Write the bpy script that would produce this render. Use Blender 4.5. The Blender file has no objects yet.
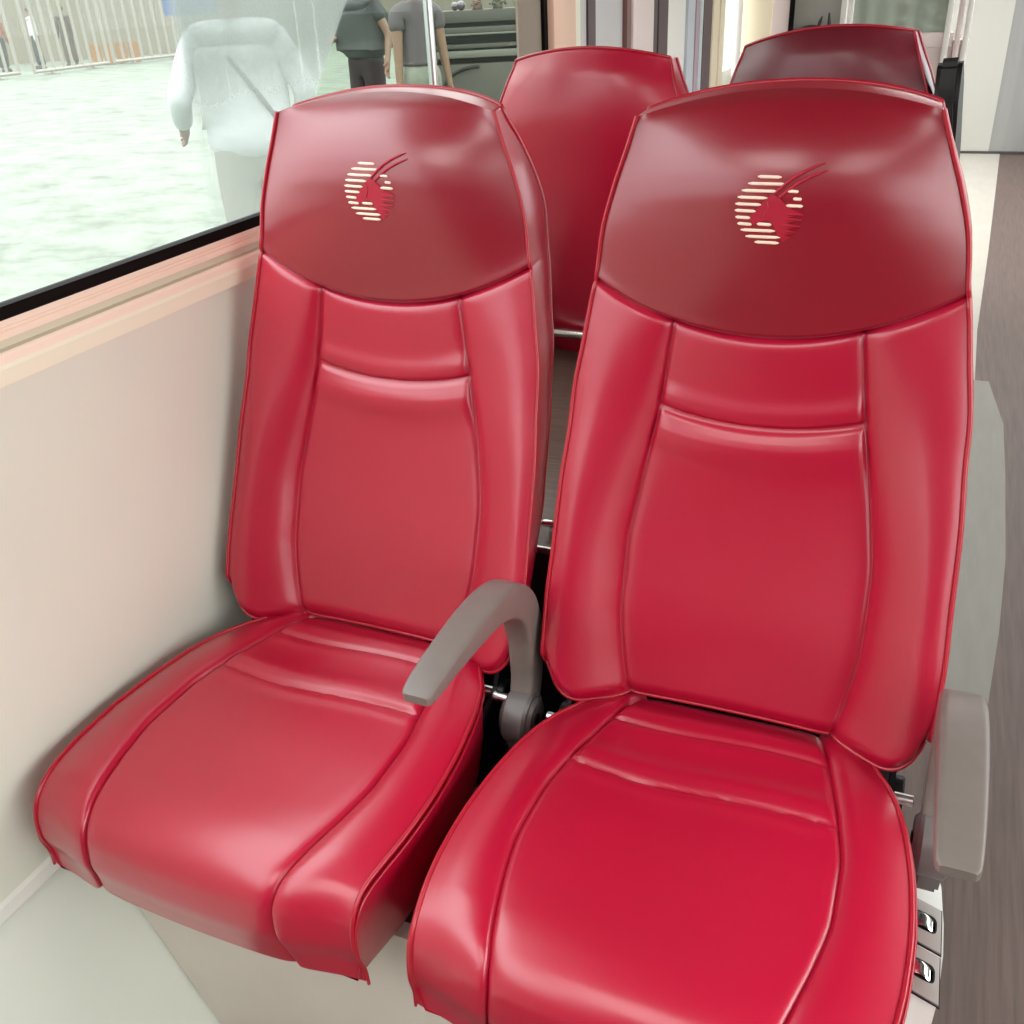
import bpy, bmesh, math, random
import numpy as np
from mathutils import Matrix, Vector
random.seed(7)
sc = bpy.context.scene
COL = sc.collection
PI = math.pi

# ------------------------------------------------------------------ helpers
def pchip(xs, ys):
    xs = np.array(xs, float); ys = np.array(ys, float)
    h = np.diff(xs); d = np.diff(ys) / h
    m = np.zeros(len(xs)); m[0] = d[0]; m[-1] = d[-1]
    for i in range(1, len(xs) - 1):
        if d[i-1] * d[i] > 0:
            w1 = 2*h[i] + h[i-1]; w2 = h[i] + 2*h[i-1]
            m[i] = (w1 + w2) / (w1 / d[i-1] + w2 / d[i])
    def f(x):
        x = min(max(x, xs[0]), xs[-1])
        k = min(max(int(np.searchsorted(xs, x)) - 1, 0), len(xs) - 2)
        t = (x - xs[k]) / h[k]
        return float((2*t**3-3*t**2+1)*ys[k] + (t**3-2*t**2+t)*h[k]*m[k] + (-2*t**3+3*t**2)*ys[k+1] + (t**3-t**2)*h[k]*m[k+1])
    return f

def tag(o, label=None, cat=None, group=None, kind=None):
    if label: o['label'] = label
    if cat: o['category'] = cat
    if group: o['group'] = group
    if kind: o['kind'] = kind
    return o

def empty(name, loc=(0, 0, 0), rz=0.0):
    o = bpy.data.objects.new(name, None); COL.objects.link(o)
    o.location = loc; o.rotation_euler = (0, 0, rz); o.empty_display_size = .05
    return o

def link(name, me, mats, parent=None, smooth=True):
    o = bpy.data.objects.new(name, me); COL.objects.link(o)
    if not isinstance(mats, (list, tuple)): mats = [mats]
    for m in mats: me.materials.append(m)
    if smooth:
        for p in me.polygons: p.use_smooth = True
    if parent: o.parent = parent
    return o

def from_bm(name, bm, mats, parent=None, smooth=False):
    me = bpy.data.meshes.new(name)
    bmesh.ops.recalc_face_normals(bm, faces=bm.faces)
    bm.to_mesh(me); bm.free()
    return link(name, me, mats, parent, smooth)

def sharp(o, deg=35):
    for p in o.data.polygons: p.use_smooth = True
    bm = bmesh.new(); bm.from_mesh(o.data)
    for e in bm.edges:
        if len(e.link_faces) == 2 and e.calc_face_angle(0) > math.radians(deg): e.smooth = False
    bm.to_mesh(o.data); bm.free()
    return o

def add_box(bm, lo, hi, bev=0.0, seg=2, mi=0):
    r = bmesh.ops.create_cube(bm, size=1)
    c = [(a + b) / 2 for a, b in zip(lo, hi)]; s = [abs(b - a) for a, b in zip(lo, hi)]
    for v in r['verts']: v.co = Vector((v.co[i] * s[i] + c[i] for i in range(3)))
    fs = set(f for v in r['verts'] for f in v.link_faces)
    for f in fs: f.material_index = mi
    if bev > 0:
        es = list(set(e for v in r['verts'] for e in v.link_edges))
        q = bmesh.ops.bevel(bm, geom=es, offset=bev, segments=seg, affect='EDGES', profile=.5)
        for f in q['faces']: f.material_index = mi

def box(name, lo, hi, mat, parent=None, bev=0.0, seg=2):
    bm = bmesh.new(); add_box(bm, lo, hi, bev, seg)
    o = from_bm(name, bm, mat, parent)
    return sharp(o) if bev else o

def add_tube(bm, pts, r, n=10, closed=False, cap=True, mi=0):
    pts = [Vector(p) for p in pts]; N = len(pts)
    rad = r if isinstance(r, (list, tuple)) else [r] * N
    rings = []; prev = None
    for i, p in enumerate(pts):
        a = pts[(i - 1) % N] if closed else pts[max(i - 1, 0)]
        b = pts[(i + 1) % N] if closed else pts[min(i + 1, N - 1)]
        t = (b - a)
        t = t.normalized() if t.length > 1e-9 else Vector((0, 0, 1))
        if prev is None:
            q = Vector((0, 0, 1)) if abs(t.z) < .9 else Vector((1, 0, 0))
            nrm = t.cross(q).normalized()
        else:
            nrm = (prev - t * prev.dot(t)).normalized()
        prev = nrm; bn = t.cross(nrm)
        rings.append([bm.verts.new(p + (nrm * math.cos(2*PI*k/n) + bn * math.sin(2*PI*k/n)) * rad[i]) for k in range(n)])
    M = N if closed else N - 1
    for i in range(M):
        A = rings[i]; B = rings[(i + 1) % N]
        for k in range(n):
            f = bm.faces.new((A[k], A[(k+1) % n], B[(k+1) % n], B[k])); f.material_index = mi
    if cap and not closed:
        bm.faces.new(list(reversed(rings[0]))).material_index = mi
        bm.faces.new(rings[-1]).material_index = mi

def tube(name, pts, r, mat, parent=None, n=12, closed=False):
    bm = bmesh.new(); add_tube(bm, pts, r, n, closed)
    return sharp(from_bm(name, bm, mat, parent, True), 50)

def add_cyl(bm, c, axis, r, h, n=32, bev=0.0, mi=0):
    c = Vector(c); ax = Vector(axis).normalized()
    prof = [(0, -h/2), (r - bev, -h/2), (r, -h/2 + bev), (r, h/2 - bev), (r - bev, h/2), (0, h/2)] if bev else [(0, -h/2), (r, -h/2), (r, h/2), (0, h/2)]
    q = Vector((0, 0, 1)) if abs(ax.z) < .9 else Vector((1, 0, 0))
    e1 = ax.cross(q).normalized(); e2 = ax.cross(e1)
    rings = []
    for (rr, hh) in prof:
        if rr == 0: rings.append([bm.verts.new(c + ax*hh)])
        else: rings.append([bm.verts.new(c + ax*hh + (e1*math.cos(2*PI*k/n) + e2*math.sin(2*PI*k/n))*rr) for k in range(n)])
    for A, B in zip(rings, rings[1:]):
        for k in range(n):
            k2 = (k+1) % n
            if len(A) == 1: vs = (A[0], B[k2], B[k])
            elif len(B) == 1: vs = (A[k], A[k2], B[0])
            else: vs = (A[k], A[k2], B[k2], B[k])
            bm.faces.new(vs).material_index = mi

def cyl(name, c, axis, r, h, mat, parent=None, bev=0.0, n=32):
    bm = bmesh.new(); add_cyl(bm, c, axis, r, h, n, bev)
    return sharp(from_bm(name, bm, mat, parent, True))

def add_prism(bm, poly, axis, a, b, mi=0):
    """poly: 2-D points in the two other axes, extruded along axis (0,1,2) from a to b"""
    def mk(p, h):
        q = [0, 0, 0]; o = [i for i in range(3) if i != axis]
        q[o[0]] = p[0]; q[o[1]] = p[1]; q[axis] = h; return bm.verts.new(q)
    A = [mk(p, a) for p in poly]; B = [mk(p, b) for p in poly]; n = len(poly)
    for i in range(n): bm.faces.new((A[i], A[(i+1) % n], B[(i+1) % n], B[i])).material_index = mi
    bm.faces.new(A).material_index = mi; bm.faces.new(list(reversed(B))).material_index = mi

def prism(name, poly, axis, a, b, mat, parent=None, bev=0.0):
    bm = bmesh.new(); add_prism(bm, poly, axis, a, b)
    if bev: bmesh.ops.bevel(bm, geom=list(bm.edges), offset=bev, segments=2, affect='EDGES', profile=.5)
    o = from_bm(name, bm, mat, parent)
    return sharp(o) if bev else o

def copy_tree(o, parent=None):
    c = o.copy(); COL.objects.link(c); c.parent = parent
    for ch in o.children: copy_tree(ch, c)
    return c

# ------------------------------------------------------------------ materials
def srgb(r, g, b):
    f = lambda c: c/12.92 if c <= .04045 else ((c + .055)/1.055)**2.4
    return (f(r/255), f(g/255), f(b/255), 1)

def mat(name, col, rough=.5, metal=0.0, coat=0.0, coat_rough=.1, noise=None, bump=None, spec=.5, emit=None, sheen=0):
    """noise = (scale, amount, (sx,sy,sz));  bump = (scale, strength, distance)"""
    m = bpy.data.materials.new(name); m.use_nodes = True
    nt = m.node_tree; b = nt.nodes['Principled BSDF']; N = nt.nodes.new; L = nt.links.new
    b.inputs['Base Color'].default_value = col
    b.inputs['Roughness'].default_value = rough; b.inputs['Metallic'].default_value = metal
    b.inputs['Coat Weight'].default_value = coat; b.inputs['Coat Roughness'].default_value = coat_rough
    b.inputs['Specular IOR Level'].default_value = spec
    if emit: b.inputs['Emission Color'].default_value = emit[0]; b.inputs['Emission Strength'].default_value = emit[1]
    tc = N('ShaderNodeTexCoord')
    if noise:
        mp = N('ShaderNodeMapping'); mp.inputs['Scale'].default_value = noise[2]
        L(tc.outputs['Object'], mp.inputs['Vector'])
        n = N('ShaderNodeTexNoise'); n.inputs['Scale'].default_value = noise[0]; n.inputs['Detail'].default_value = 5
        L(mp.outputs['Vector'], n.inputs['Vector'])
        mr = N('ShaderNodeMapRange'); mr.inputs['From Min'].default_value = .3; mr.inputs['From Max'].default_value = .7
        mr.inputs['To Min'].default_value = 1 - noise[1]; mr.inputs['To Max'].default_value = 1 + noise[1]
        L(n.outputs['Fac'], mr.inputs['Value'])
        mx = N('ShaderNodeMix'); mx.data_type = 'RGBA'; mx.blend_type = 'MULTIPLY'; mx.inputs['Factor'].default_value = 1
        mx.inputs['A'].default_value = col
        L(mr.outputs['Result'], mx.inputs['B']); L(mx.outputs['Result'], b.inputs['Base Color'])
    if bump:
        n = N('ShaderNodeTexNoise'); n.inputs['Scale'].default_value = bump[0]; n.inputs['Detail'].default_value = 4
        L(tc.outputs['Object'], n.inputs['Vector'])
        bp = N('ShaderNodeBump'); bp.inputs['Strength'].default_value = bump[1]; bp.inputs['Distance'].default_value = bump[2]
        L(n.outputs['Fac'], bp.inputs['Height']); L(bp.outputs['Normal'], b.inputs['Normal'])
    return m

def leather(name, col, col2, rough, coat):
    """red leather: a slow colour drift, fine pebble grain and a few soft stretch ripples"""
    m = mat(name, col, rough, coat=coat, coat_rough=.23)
    nt = m.node_tree; b = nt.nodes['Principled BSDF']; N = nt.nodes.new; L = nt.links.new
    tc = N('ShaderNodeTexCoord')
    n = N('ShaderNodeTexNoise'); n.inputs['Scale'].default_value = 7; n.inputs['Detail'].default_value = 3
    L(tc.outputs['Object'], n.inputs['Vector'])
    mx = N('ShaderNodeMix'); mx.data_type = 'RGBA'; mx.inputs['A'].default_value = col; mx.inputs['B'].default_value = col2
    L(n.outputs['Fac'], mx.inputs['Factor']); L(mx.outputs['Result'], b.inputs['Base Color'])
    g = N('ShaderNodeTexVoronoi'); g.inputs['Scale'].default_value = 900
    L(tc.outputs['Object'], g.inputs['Vector'])
    bp = N('ShaderNodeBump'); bp.inputs['Strength'].default_value = .05; bp.inputs['Distance'].default_value = .0006
    L(g.outputs['Distance'], bp.inputs['Height'])
    n2 = N('ShaderNodeTexNoise'); n2.inputs['Scale'].default_value = 22; n2.inputs['Detail'].default_value = 2
    L(tc.outputs['Object'], n2.inputs['Vector'])
    bp2 = N('ShaderNodeBump'); bp2.inputs['Strength'].default_value = .18; bp2.inputs['Distance'].default_value = .004
    L(n2.outputs['Fac'], bp2.inputs['Height']); L(bp.outputs['Normal'], bp2.inputs['Normal'])
    L(bp2.outputs['Normal'], b.inputs['Normal'])
    return m

M = {}
M['red'] = leather('red_leather', (.39, .0004, .022, 1), (.45, .0008, .031, 1), .38, .75)
M['maroon'] = leather('maroon_leather', (.13, .004, .014, 1), (.17, .006, .018, 1), .42, .5)  # the red leather again, darkened to stand for shade
M['head'] = leather('headrest_leather', (.23, .0005, .011, 1), (.28, .0008, .015, 1), .38, 1.0)
M['pipe'] = mat('red_piping', (.40, .006, .022, 1), .33, coat=.3)
M['thread_white'] = mat('cream_thread', srgb(252, 226, 205), .6)
M['thread_red'] = mat('crimson_thread', srgb(172, 14, 46), .5)
M['arm'] = mat('armrest_grey', srgb(116, 107, 101), .40, noise=(60, .04, (1, 1, 1)), bump=(400, .05, .0005))
M['armlow'] = mat('armrest_bracket_grey', srgb(104, 98, 96), .38)
M['black'] = mat('black_plastic', srgb(22, 20, 21), .5)
M['blackmetal'] = mat('black_steel', srgb(26, 25, 27), .38, metal=.5)
M['chrome'] = mat('chrome', (.8, .8, .8, 1), .12, metal=1)
M['steel'] = mat('brushed_steel', (.62, .62, .62, 1), .3, metal=1)
M['brass'] = mat('yellow_zinc_bolt', srgb(214, 168, 110), .3, metal=1)
M['wall'] = mat('wall_laminate', srgb(228, 231, 216), .42, noise=(3, .03, (1, 1, 1)))
M['slope'] = mat('lower_wall_grey_green', srgb(226, 230, 218), .5, noise=(4, .03, (1, 1, 1)))
M['whitetrim'] = mat('white_trim', srgb(232, 232, 224), .4)
M['cream'] = mat('cream_sill', srgb(246, 240, 216), .4)
M['pinkcream'] = mat('pinkish_sill', srgb(252, 226, 206), .38)
M['tan'] = mat('tan_sill_recess', srgb(222, 214, 192), .45)
M['gasket'] = mat('rubber_gasket', srgb(14, 9, 7), .8, spec=.15)
M['panel'] = mat('beige_panel', srgb(214, 205, 194), .55, noise=(8, .03, (1, 1, 1)), bump=(350, .15, .0006))
M['console'] = mat('console_grey', srgb(206, 206, 200), .42)
M['latchplate'] = mat('latch_plate_grey', srgb(160, 154, 148), .42)
M['floor'] = mat('vinyl_floor', srgb(98, 82, 76), .5, noise=(9, .2, (14, .6, 1)), bump=(300, .08, .0008))
M['floorlight'] = mat('light_vinyl_floor', srgb(184, 178, 168), .4, noise=(5, .05, (4, 1, 1)))
M['floormid'] = mat('grey_vinyl_floor', srgb(134, 131, 122), .45, noise=(6, .06, (8, 1, 1)))
M['wood'] = mat('brown_wood_vinyl', srgb(104, 84, 74), .42, noise=(12, .3, (1.2, 18, 1)))
M['darkline'] = mat('dark_joint', srgb(66, 62, 58), .6)
M['ceil'] = mat('ceiling_grey', srgb(112, 108, 104), .6)
M['backwall'] = mat('rear_grey', srgb(40, 34, 33), .7)  # dark colour stands for the unlit rear of the bus in reflections
M['pillar_pink'] = mat('pillar_pinkish', srgb(246, 206, 182), .4)
M['pinkwhite'] = mat('pinkish_white', srgb(238, 220, 216), .4)
M['purplegrey'] = mat('dark_purple_rubber', srgb(84, 66, 70), .5)
M['bluegrey'] = mat('pale_blue_grey', srgb(196, 204, 212), .4)
M['mauve'] = mat('mauve_trim', srgb(178, 156, 168), .45)
M['brownline'] = mat('brown_trim', srgb(128, 92, 84), .5)
M['creamwall'] = mat('cream_bulkhead', srgb(236, 222, 194), .5)
M['mint'] = mat('pale_end_wall', srgb(192, 190, 182), .45)
M['endgrey'] = mat('end_wall_grey', srgb(150, 148, 146), .5, noise=(3, .08, (6, 1, .4)))
M['curtain'] = mat('pale_green_curtain', srgb(176, 186, 172), .7)
M['brightwhite'] = mat('white_enamel', srgb(250, 246, 240), .3)
def osrgb(r, g, b):
    c = srgb(r, g, b); return (c[0]*.25, c[1]*.25, c[2]*.238, 1)
# outdoors
def ground_mat():
    m = mat('pale_pavement', osrgb(214, 224, 208), .9)
    nt = m.node_tree; b = nt.nodes['Principled BSDF']; N = nt.nodes.new; L = nt.links.new
    tc = N('ShaderNodeTexCoord'); mp = N('ShaderNodeMapping'); mp.inputs['Scale'].default_value = (1.1, 1.5, 1); mp.inputs['Rotation'].default_value = (0, 0, .5)
    L(tc.outputs['Object'], mp.inputs['Vector'])
    n = N('ShaderNodeTexNoise'); n.inputs['Scale'].default_value = 1.7; n.inputs['Detail'].default_value = 9; n.inputs['Roughness'].default_value = .72
    L(mp.outputs['Vector'], n.inputs['Vector'])
    cr = N('ShaderNodeValToRGB'); e = cr.color_ramp.elements
    e[0].position = .34; e[0].color = osrgb(150, 162, 142); e[1].position = .54; e[1].color = osrgb(200, 216, 196)
    L(n.outputs['Fac'], cr.inputs['Fac'])
    v = N('ShaderNodeTexVoronoi'); v.feature = 'DISTANCE_TO_EDGE'; v.inputs['Scale'].default_value = .55
    nz = N('ShaderNodeTexNoise'); nz.inputs['Scale'].default_value = 3; nz.inputs['Detail'].default_value = 4
    L(tc.outputs['Object'], nz.inputs['Vector'])
    va = N('ShaderNodeMix'); va.data_type = 'VECTOR'; va.inputs['Factor'].default_value = .35
    L(tc.outputs['Object'], va.inputs['A']); L(nz.outputs['Color'], va.inputs['B']); L(va.outputs['Result'], v.inputs['Vector'])
    mr = N('ShaderNodeMapRange'); mr.inputs['From Min'].default_value = .0; mr.inputs['From Max'].default_value = .012
    mr.inputs['To Min'].default_value = .78; mr.inputs['To Max'].default_value = 1
    L(v.outputs['Distance'], mr.inputs['Value'])
    mx = N('ShaderNodeMix'); mx.data_type = 'RGBA'; mx.blend_type = 'MULTIPLY'; mx.inputs['Factor'].default_value = 1
    L(cr.outputs['Color'], mx.inputs['A']); L(mr.outputs['Result'], mx.inputs['B']); L(mx.outputs['Result'], b.inputs['Base Color'])
    return m
M['ground'] = ground_mat()
M['fence'] = mat('white_painted_steel', osrgb(246, 240, 222), .5)
M['beigewall'] = mat('beige_building', osrgb(206, 196, 168), .8, noise=(1.2, .06, (1, 1, .2)))
M['orange'] = mat('orange_plastic', osrgb(240, 160, 40), .5)
M['blue'] = mat('blue_board', osrgb(70, 120, 205), .6)
M['skin'] = mat('skin', osrgb(222, 172, 140), .6)
M['hair'] = mat('dark_hair', osrgb(40, 32, 28), .6)
M['whitecloth'] = mat('white_cloth', (.40, .44, .43, 1), .8, bump=(9, .5, .02))
M['creamcloth'] = mat('cream_cloth', osrgb(222, 222, 206), .8, bump=(8, .5, .02))
M['greycloth'] = mat('dark_grey_cloth', osrgb(94, 100, 96), .8, bump=(12, .4, .02))
M['darkcloth'] = mat('charcoal_cloth', osrgb(78, 72, 74), .8, bump=(12, .4, .02))
M['mauvecloth'] = mat('mauve_cloth', osrgb(150, 138, 142), .8)
M['patterncloth'] = mat('pale_patterned_cloth', osrgb(222, 226, 208), .8, noise=(16, .2, (1, 1, 1)))
M['browncloth'] = mat('brown_cloth', osrgb(130, 104, 88), .8)
M['orangecloth'] = mat('orange_cloth', osrgb(224, 130, 84), .8)
M['strap'] = mat('grey_strap', osrgb(128, 134, 132), .8)
M['stand'] = mat('stand_grey', osrgb(140, 136, 124), .6)
M['standdark'] = mat('stand_dark_gap', osrgb(58, 58, 46), .7)
M['standlight'] = mat('stand_light_edge', osrgb(196, 194, 180), .5)
M['purple'] = mat('purple_glass_ball', osrgb(96, 70, 84), .15, coat=1)
M['flower'] = mat('dusty_pink_flowers', osrgb(190, 150, 130), .8, noise=(30, .3, (1, 1, 1)))
M['leaf'] = mat('yellow_green_leaves', osrgb(150, 152, 110), .7, noise=(30, .3, (1, 1, 1)))
M['shoe'] = mat('shoe_brown', osrgb(70, 58, 50), .6)

def glass(name, haze=False, alpha=.06, tint=(1, 1, 1, 1)):
    """thin pane: clear with a little mirror; haze adds condensation where the photo's pane is fogged"""
    m = bpy.data.materials.new(name); m.use_nodes = True
    nt = m.node_tree; nt.nodes.clear(); N = nt.nodes.new; L = nt.links.new
    out = N('ShaderNodeOutputMaterial'); tr = N('ShaderNodeBsdfTransparent'); tr.inputs['Color'].default_value = tint
    gl = N('ShaderNodeBsdfGlossy'); gl.inputs['Roughness'].default_value = .02
    mx = N('ShaderNodeMixShader'); mx.inputs['Fac'].default_value = alpha
    L(tr.outputs[0], mx.inputs[1]); L(gl.outputs[0], mx.inputs[2])
    if not haze:
        L(mx.outputs[0], out.inputs['Surface']); return m
    tc = N('ShaderNodeTexCoord'); sx = N('ShaderNodeSeparateXYZ'); L(tc.outputs['Object'], sx.inputs[0])
    def math_(op, a, b=None, c=None):
        n = N('ShaderNodeMath'); n.operation = op
        for i, v in enumerate((a, b, c)):
            if v is None: continue
            if isinstance(v, (int, float)): n.inputs[i].default_value = v
            else: L(v, n.inputs[i])
        return n.outputs[0]
    def ramp(v, a, b, lo=0.0, hi=1.0):
        n = N('ShaderNodeMapRange'); n.interpolation_type = 'SMOOTHSTEP'
        n.inputs['From Min'].default_value = a; n.inputs['From Max'].default_value = b
        n.inputs['To Min'].default_value = lo; n.inputs['To Max'].default_value = hi
        L(v, n.inputs['Value']); return n.outputs[0]
    y, z = sx.outputs['Y'], sx.outputs['Z']
    # fog patch: left edge near y=.25, right edge a slanting line, densest high up
    left = ramp(y, .252, .285)
    slant = math_('SUBTRACT', math_('MULTIPLY_ADD', z, .96, -.146), y)      # >0 left of the wipe line
    right = ramp(slant, -.004, .006)
    high = ramp(z, .70, .80, .30, 1)
    nz = N('ShaderNodeTexNoise'); nz.inputs['Scale'].default_value = 9; nz.inputs['Detail'].default_value = 4
    L(tc.outputs['Object'], nz.inputs['Vector'])
    drop = N('ShaderNodeTexNoise'); drop.inputs['Scale'].default_value = 260; drop.inputs['Detail'].default_value = 2
    L(tc.outputs['Object'], drop.inputs['Vector'])
    dz = ramp(drop.outputs['Fac'], .35, .65, .88, 1)
    mp = N('ShaderNodeMapping'); mp.inputs['Scale'].default_value = (1, 95, 2.2); L(tc.outputs['Object'], mp.inputs['Vector'])
    run = N('ShaderNodeTexNoise'); run.inputs['Scale'].default_value = 1.0; run.inputs['Detail'].default_value = 1; L(mp.outputs[0], run.inputs['Vector'])
    rz = ramp(run.outputs['Fac'], .28, .36, .45, 1)
    patch = math_('MULTIPLY', math_('MULTIPLY', left, right), high)
    patch = math_('MULTIPLY', math_('MULTIPLY', patch, dz), rz)
    patch = math_('MULTIPLY', patch, ramp(nz.outputs['Fac'], .25, .7, .75, 1))
    leftof = ramp(slant, -.004, .006, 0.0, .16)           # thin overall veil left of the line
    fac = math_('MINIMUM', math_('MULTIPLY_ADD', patch, .62, leftof), .8)
    df = N('ShaderNodeBsdfDiffuse'); df.inputs['Color'].default_value = (.30, .33, .30, 1)
    tl = N('ShaderNodeBsdfTranslucent'); tl.inputs['Color'].default_value = (.32, .35, .325, 1)
    tm = N('ShaderNodeMix'); tm.data_type = 'RGBA'; tm.inputs['A'].default_value = (.74, .77, .74, 1); tm.inputs['B'].default_value = (1, 1, 1, 1)
    L(right, tm.inputs['Factor']); L(tm.outputs['Result'], tr.inputs['Color'])
    ms = N('ShaderNodeMixShader'); ms.inputs['Fac'].default_value = .75; L(df.outputs[0], ms.inputs[1]); L(tl.outputs[0], ms.inputs[2])
    m2 = N('ShaderNodeMixShader'); L(fac, m2.inputs['Fac']); L(mx.outputs[0], m2.inputs[1]); L(ms.outputs[0], m2.inputs[2])
    L(m2.outputs[0], out.inputs['Surface'])
    return m
M['glass_fog'] = glass('window_glass_fogged', True, .018)
M['glass'] = glass('window_glass', False, .05)
M['glass_milk'] = mat('milky_glass', srgb(216, 212, 212), .25)
M['glass_grey'] = mat('grey_screen_glass', srgb(168, 166, 158), .2)

# ------------------------------------------------------------------ camera (solved from the photograph)
cam_d = bpy.data.cameras.new('camera'); cam = bpy.data.objects.new('camera', cam_d); COL.objects.link(cam)
CR = Matrix(((0.91956518, 0.39017452, -0.04651575), (-0.15165342, 0.46161631, 0.87402038), (-0.36249291, 0.79666444, -0.48365759)))
Rm = Matrix((CR[0], CR[1], -CR[2])).transposed()
cam.matrix_world = Matrix.Translation((0.6463404, -0.8109855, 0.8707508)) @ Rm.to_4x4()
cam_d.sensor_width = 36; cam_d.sensor_fit = 'HORIZONTAL'; cam_d.lens = 953.79 / 1024 * 36; cam_d.clip_start = .02
sc.camera = cam

FZ = -.42          # bus floor
GZ = -.76          # street
# ------------------------------------------------------------------ seat shapes
edgeU = pchip([.08, .10, .13, .2, .25, .335, .40, .44, .50, .545, .57, .62, .67, .705, .742, .765], [.215, .224, .230, .231, .229, .226, .2205, .2185, .2095, .2025, .1975, .191, .177, .164, .151, .143])
seamU = pchip([.07, .081, .13, .19, .25, .32, .37, .425, .50, .527, .58], [.124, .127, .138, .145, .145, .136, .127, .117, .107, .103, .098])
yC = pchip([.07, .081, .16, .25, .34, .425, .527, .60], [.118, .122, .150, .187, .220, .243, .256, .262])
yE = pchip([.07, .092, .16, .25, .34, .425, .50, .569, .65, .742, .77], [.076, .083, .110, .150, .188, .222, .246, .264, .275, .284, .287])
hC = pchip([.50, .513, .56, .60, .64, .665, .69, .71, .73, .745, .756, .763], [.253, .250, .2425, .2380, .2352, .2350, .2390, .2465, .2590, .2730, .2880, .3115])
bolA = pchip([.07, .12, .25, .40, .50, .57], [.010, .013, .015, .012, .008, .004])
hollow = pchip([.07, .15, .25, .34, .39, .415, .45, .50, .52], [.004, .010, .009, .003, -.003, -.001, -.003, -.005, -.003])
def zTop(u): return .762 - .020 * min(abs(u) / .15, 1.05)**2
def zSeam(u): return .513 + .0145 * (abs(u) / .102)**2
def zCrease(u, us): return .409 + .016 * min(abs(u) / us, 1.0)**2 if abs(u) < us else .425 + .12 * (abs(u) - us)
def zBot(u, base, ub=.222, r=.045):
    a = abs(u) - (ub - r)
    return base if a <= 0 else base + r - math.sqrt(max(r*r - min(a, r)**2, 0))
def headY(u, z):
    zs, zt = zSeam(u), zTop(u)
    f = min(max((z - zs) / (zt - zs), 0), 1)
    zz = z + (.762 - zt) * f
    if f < .5: zz += (.513 - zs) * (1 - 2*f)
    s = min(abs(u) / edgeU(z), 1)
    return hC(zz) + (yE(z) - hC(zz)) * s**2.3 - .0015*math.exp(-((z - zs)/.012)**2) + .004*math.exp(-((z - zs)/.0025)**2)
def smooth(t): t = min(max(t, 0), 1); return t*t*(3 - 2*t)
def backY(u, z):
    us, ue = seamU(z), edgeU(z); a = abs(u)
    d = abs(a - us)
    if a <= us:
        y = yC(z) + hollow(z) * (1 - (u/us)**2)
        dz = z - zCrease(u, us)
        fade = smooth((us - a)/.006)
        y += (.0060*math.exp(-(dz/.0032)**2) - .0055*math.exp(-((dz + .024)/.020)**2) - .004*math.exp(-((dz - .016)/.012)**2)) * fade
        y -= .002 * (1 - math.exp(-(d/.010)**2))
    else:
        b = min((a - us) / max(ue - us, 1e-4), 1)
        y = yC(z) + (yE(z) - yC(z)) * smooth(b)*.4 + (yE(z) - yC(z)) * b*.6 - bolA(z) * (1 - abs(2*b**.92 - 1)**2.5) - .002*(1 - math.exp(-(d/.008)**2))*(1 - b)
        y += 0
    y += .0036 * math.exp(-(d/.0022)**2) * (1 if z < .55 else 0)
    y += .007 * math.exp(-((zSeam(u) - z)/.0045)**2)
    # bottom of the backrest rolls under
    zb = zBot(u, .070)
    y += .012 * math.exp(-((z - zb)/.010)**2)
    return y

def cluster(n, at0=True, at1=True):
    """0..1 stations, fine at the seam ends"""
    t = [i/n for i in range(n + 1)]
    ex = []
    if at0: ex += [.012, .024, .04, .06]
    if at1: ex += [1-.012, 1-.024, 1-.04, 1-.06]
    return sorted(set([round(x, 4) for x in t + ex]))
PC = cluster(26); BC = cluster(22)
def columns():
    cols = []
    for t in reversed(BC[1:]): cols.append(('b', -1, t))
    for t in PC: cols.append(('p', 0, t*2 - 1))
    for t in BC[1:]: cols.append(('b', 1, t))
    return cols
COLS = columns()
def colU(c, us, ue):
    if c[0] == 'b': return c[1] * (us + (ue - us)*c[2])
    return c[2] * us

def back_grid():
    """rows of (u,y,z); returns rows and the index of the headrest seam row"""
    r1 = cluster(46, False, True); r2 = cluster(20, True, True); r3 = cluster(44, True, False)
    rows = []
    def solve(c, zf, z0):
        z = z0
        for _ in range(12):
            u = colU(c, seamU(z), edgeU(z)); z = zf(u, z)
        return u, z
    nC = len(COLS)
    zb = []; zc = []; zs = []; zt = []
    for c in COLS:
        zb.append(solve(c, lambda u, z: zBot(u, .070), .08)[1])
        zc.append(solve(c, lambda u, z: zCrease(u, seamU(.425)), .42)[1])
        zs.append(solve(c, lambda u, z: zSeam(u), .53)[1])
        zt.append(solve(c, lambda u, z: zTop(u), .75)[1])
    for t in r1: rows.append([zb[j] + (zc[j] - zb[j])*t for j in range(nC)])
    for t in r2[1:]: rows.append([zc[j] + (zs[j] - zc[j])*t for j in range(nC)])
    k = len(rows) - 1
    for t in r3[1:]: rows.append([zs[j] + (zt[j] - zs[j])*t for j in range(nC)])
    low = [[None]*nC for _ in range(k + 1)]; head = [[None]*nC for _ in range(len(rows) - k)]
    for i, R_ in enumerate(rows):
        for j, c in enumerate(COLS):
            z = R_[j]; u = colU(c, seamU(z), edgeU(z))
            if i <= k: low[i][j] = (u, backY(u, z), z)
            if i >= k: head[i - k][j] = (u, headY(u, z), z)
    return low, head

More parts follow.
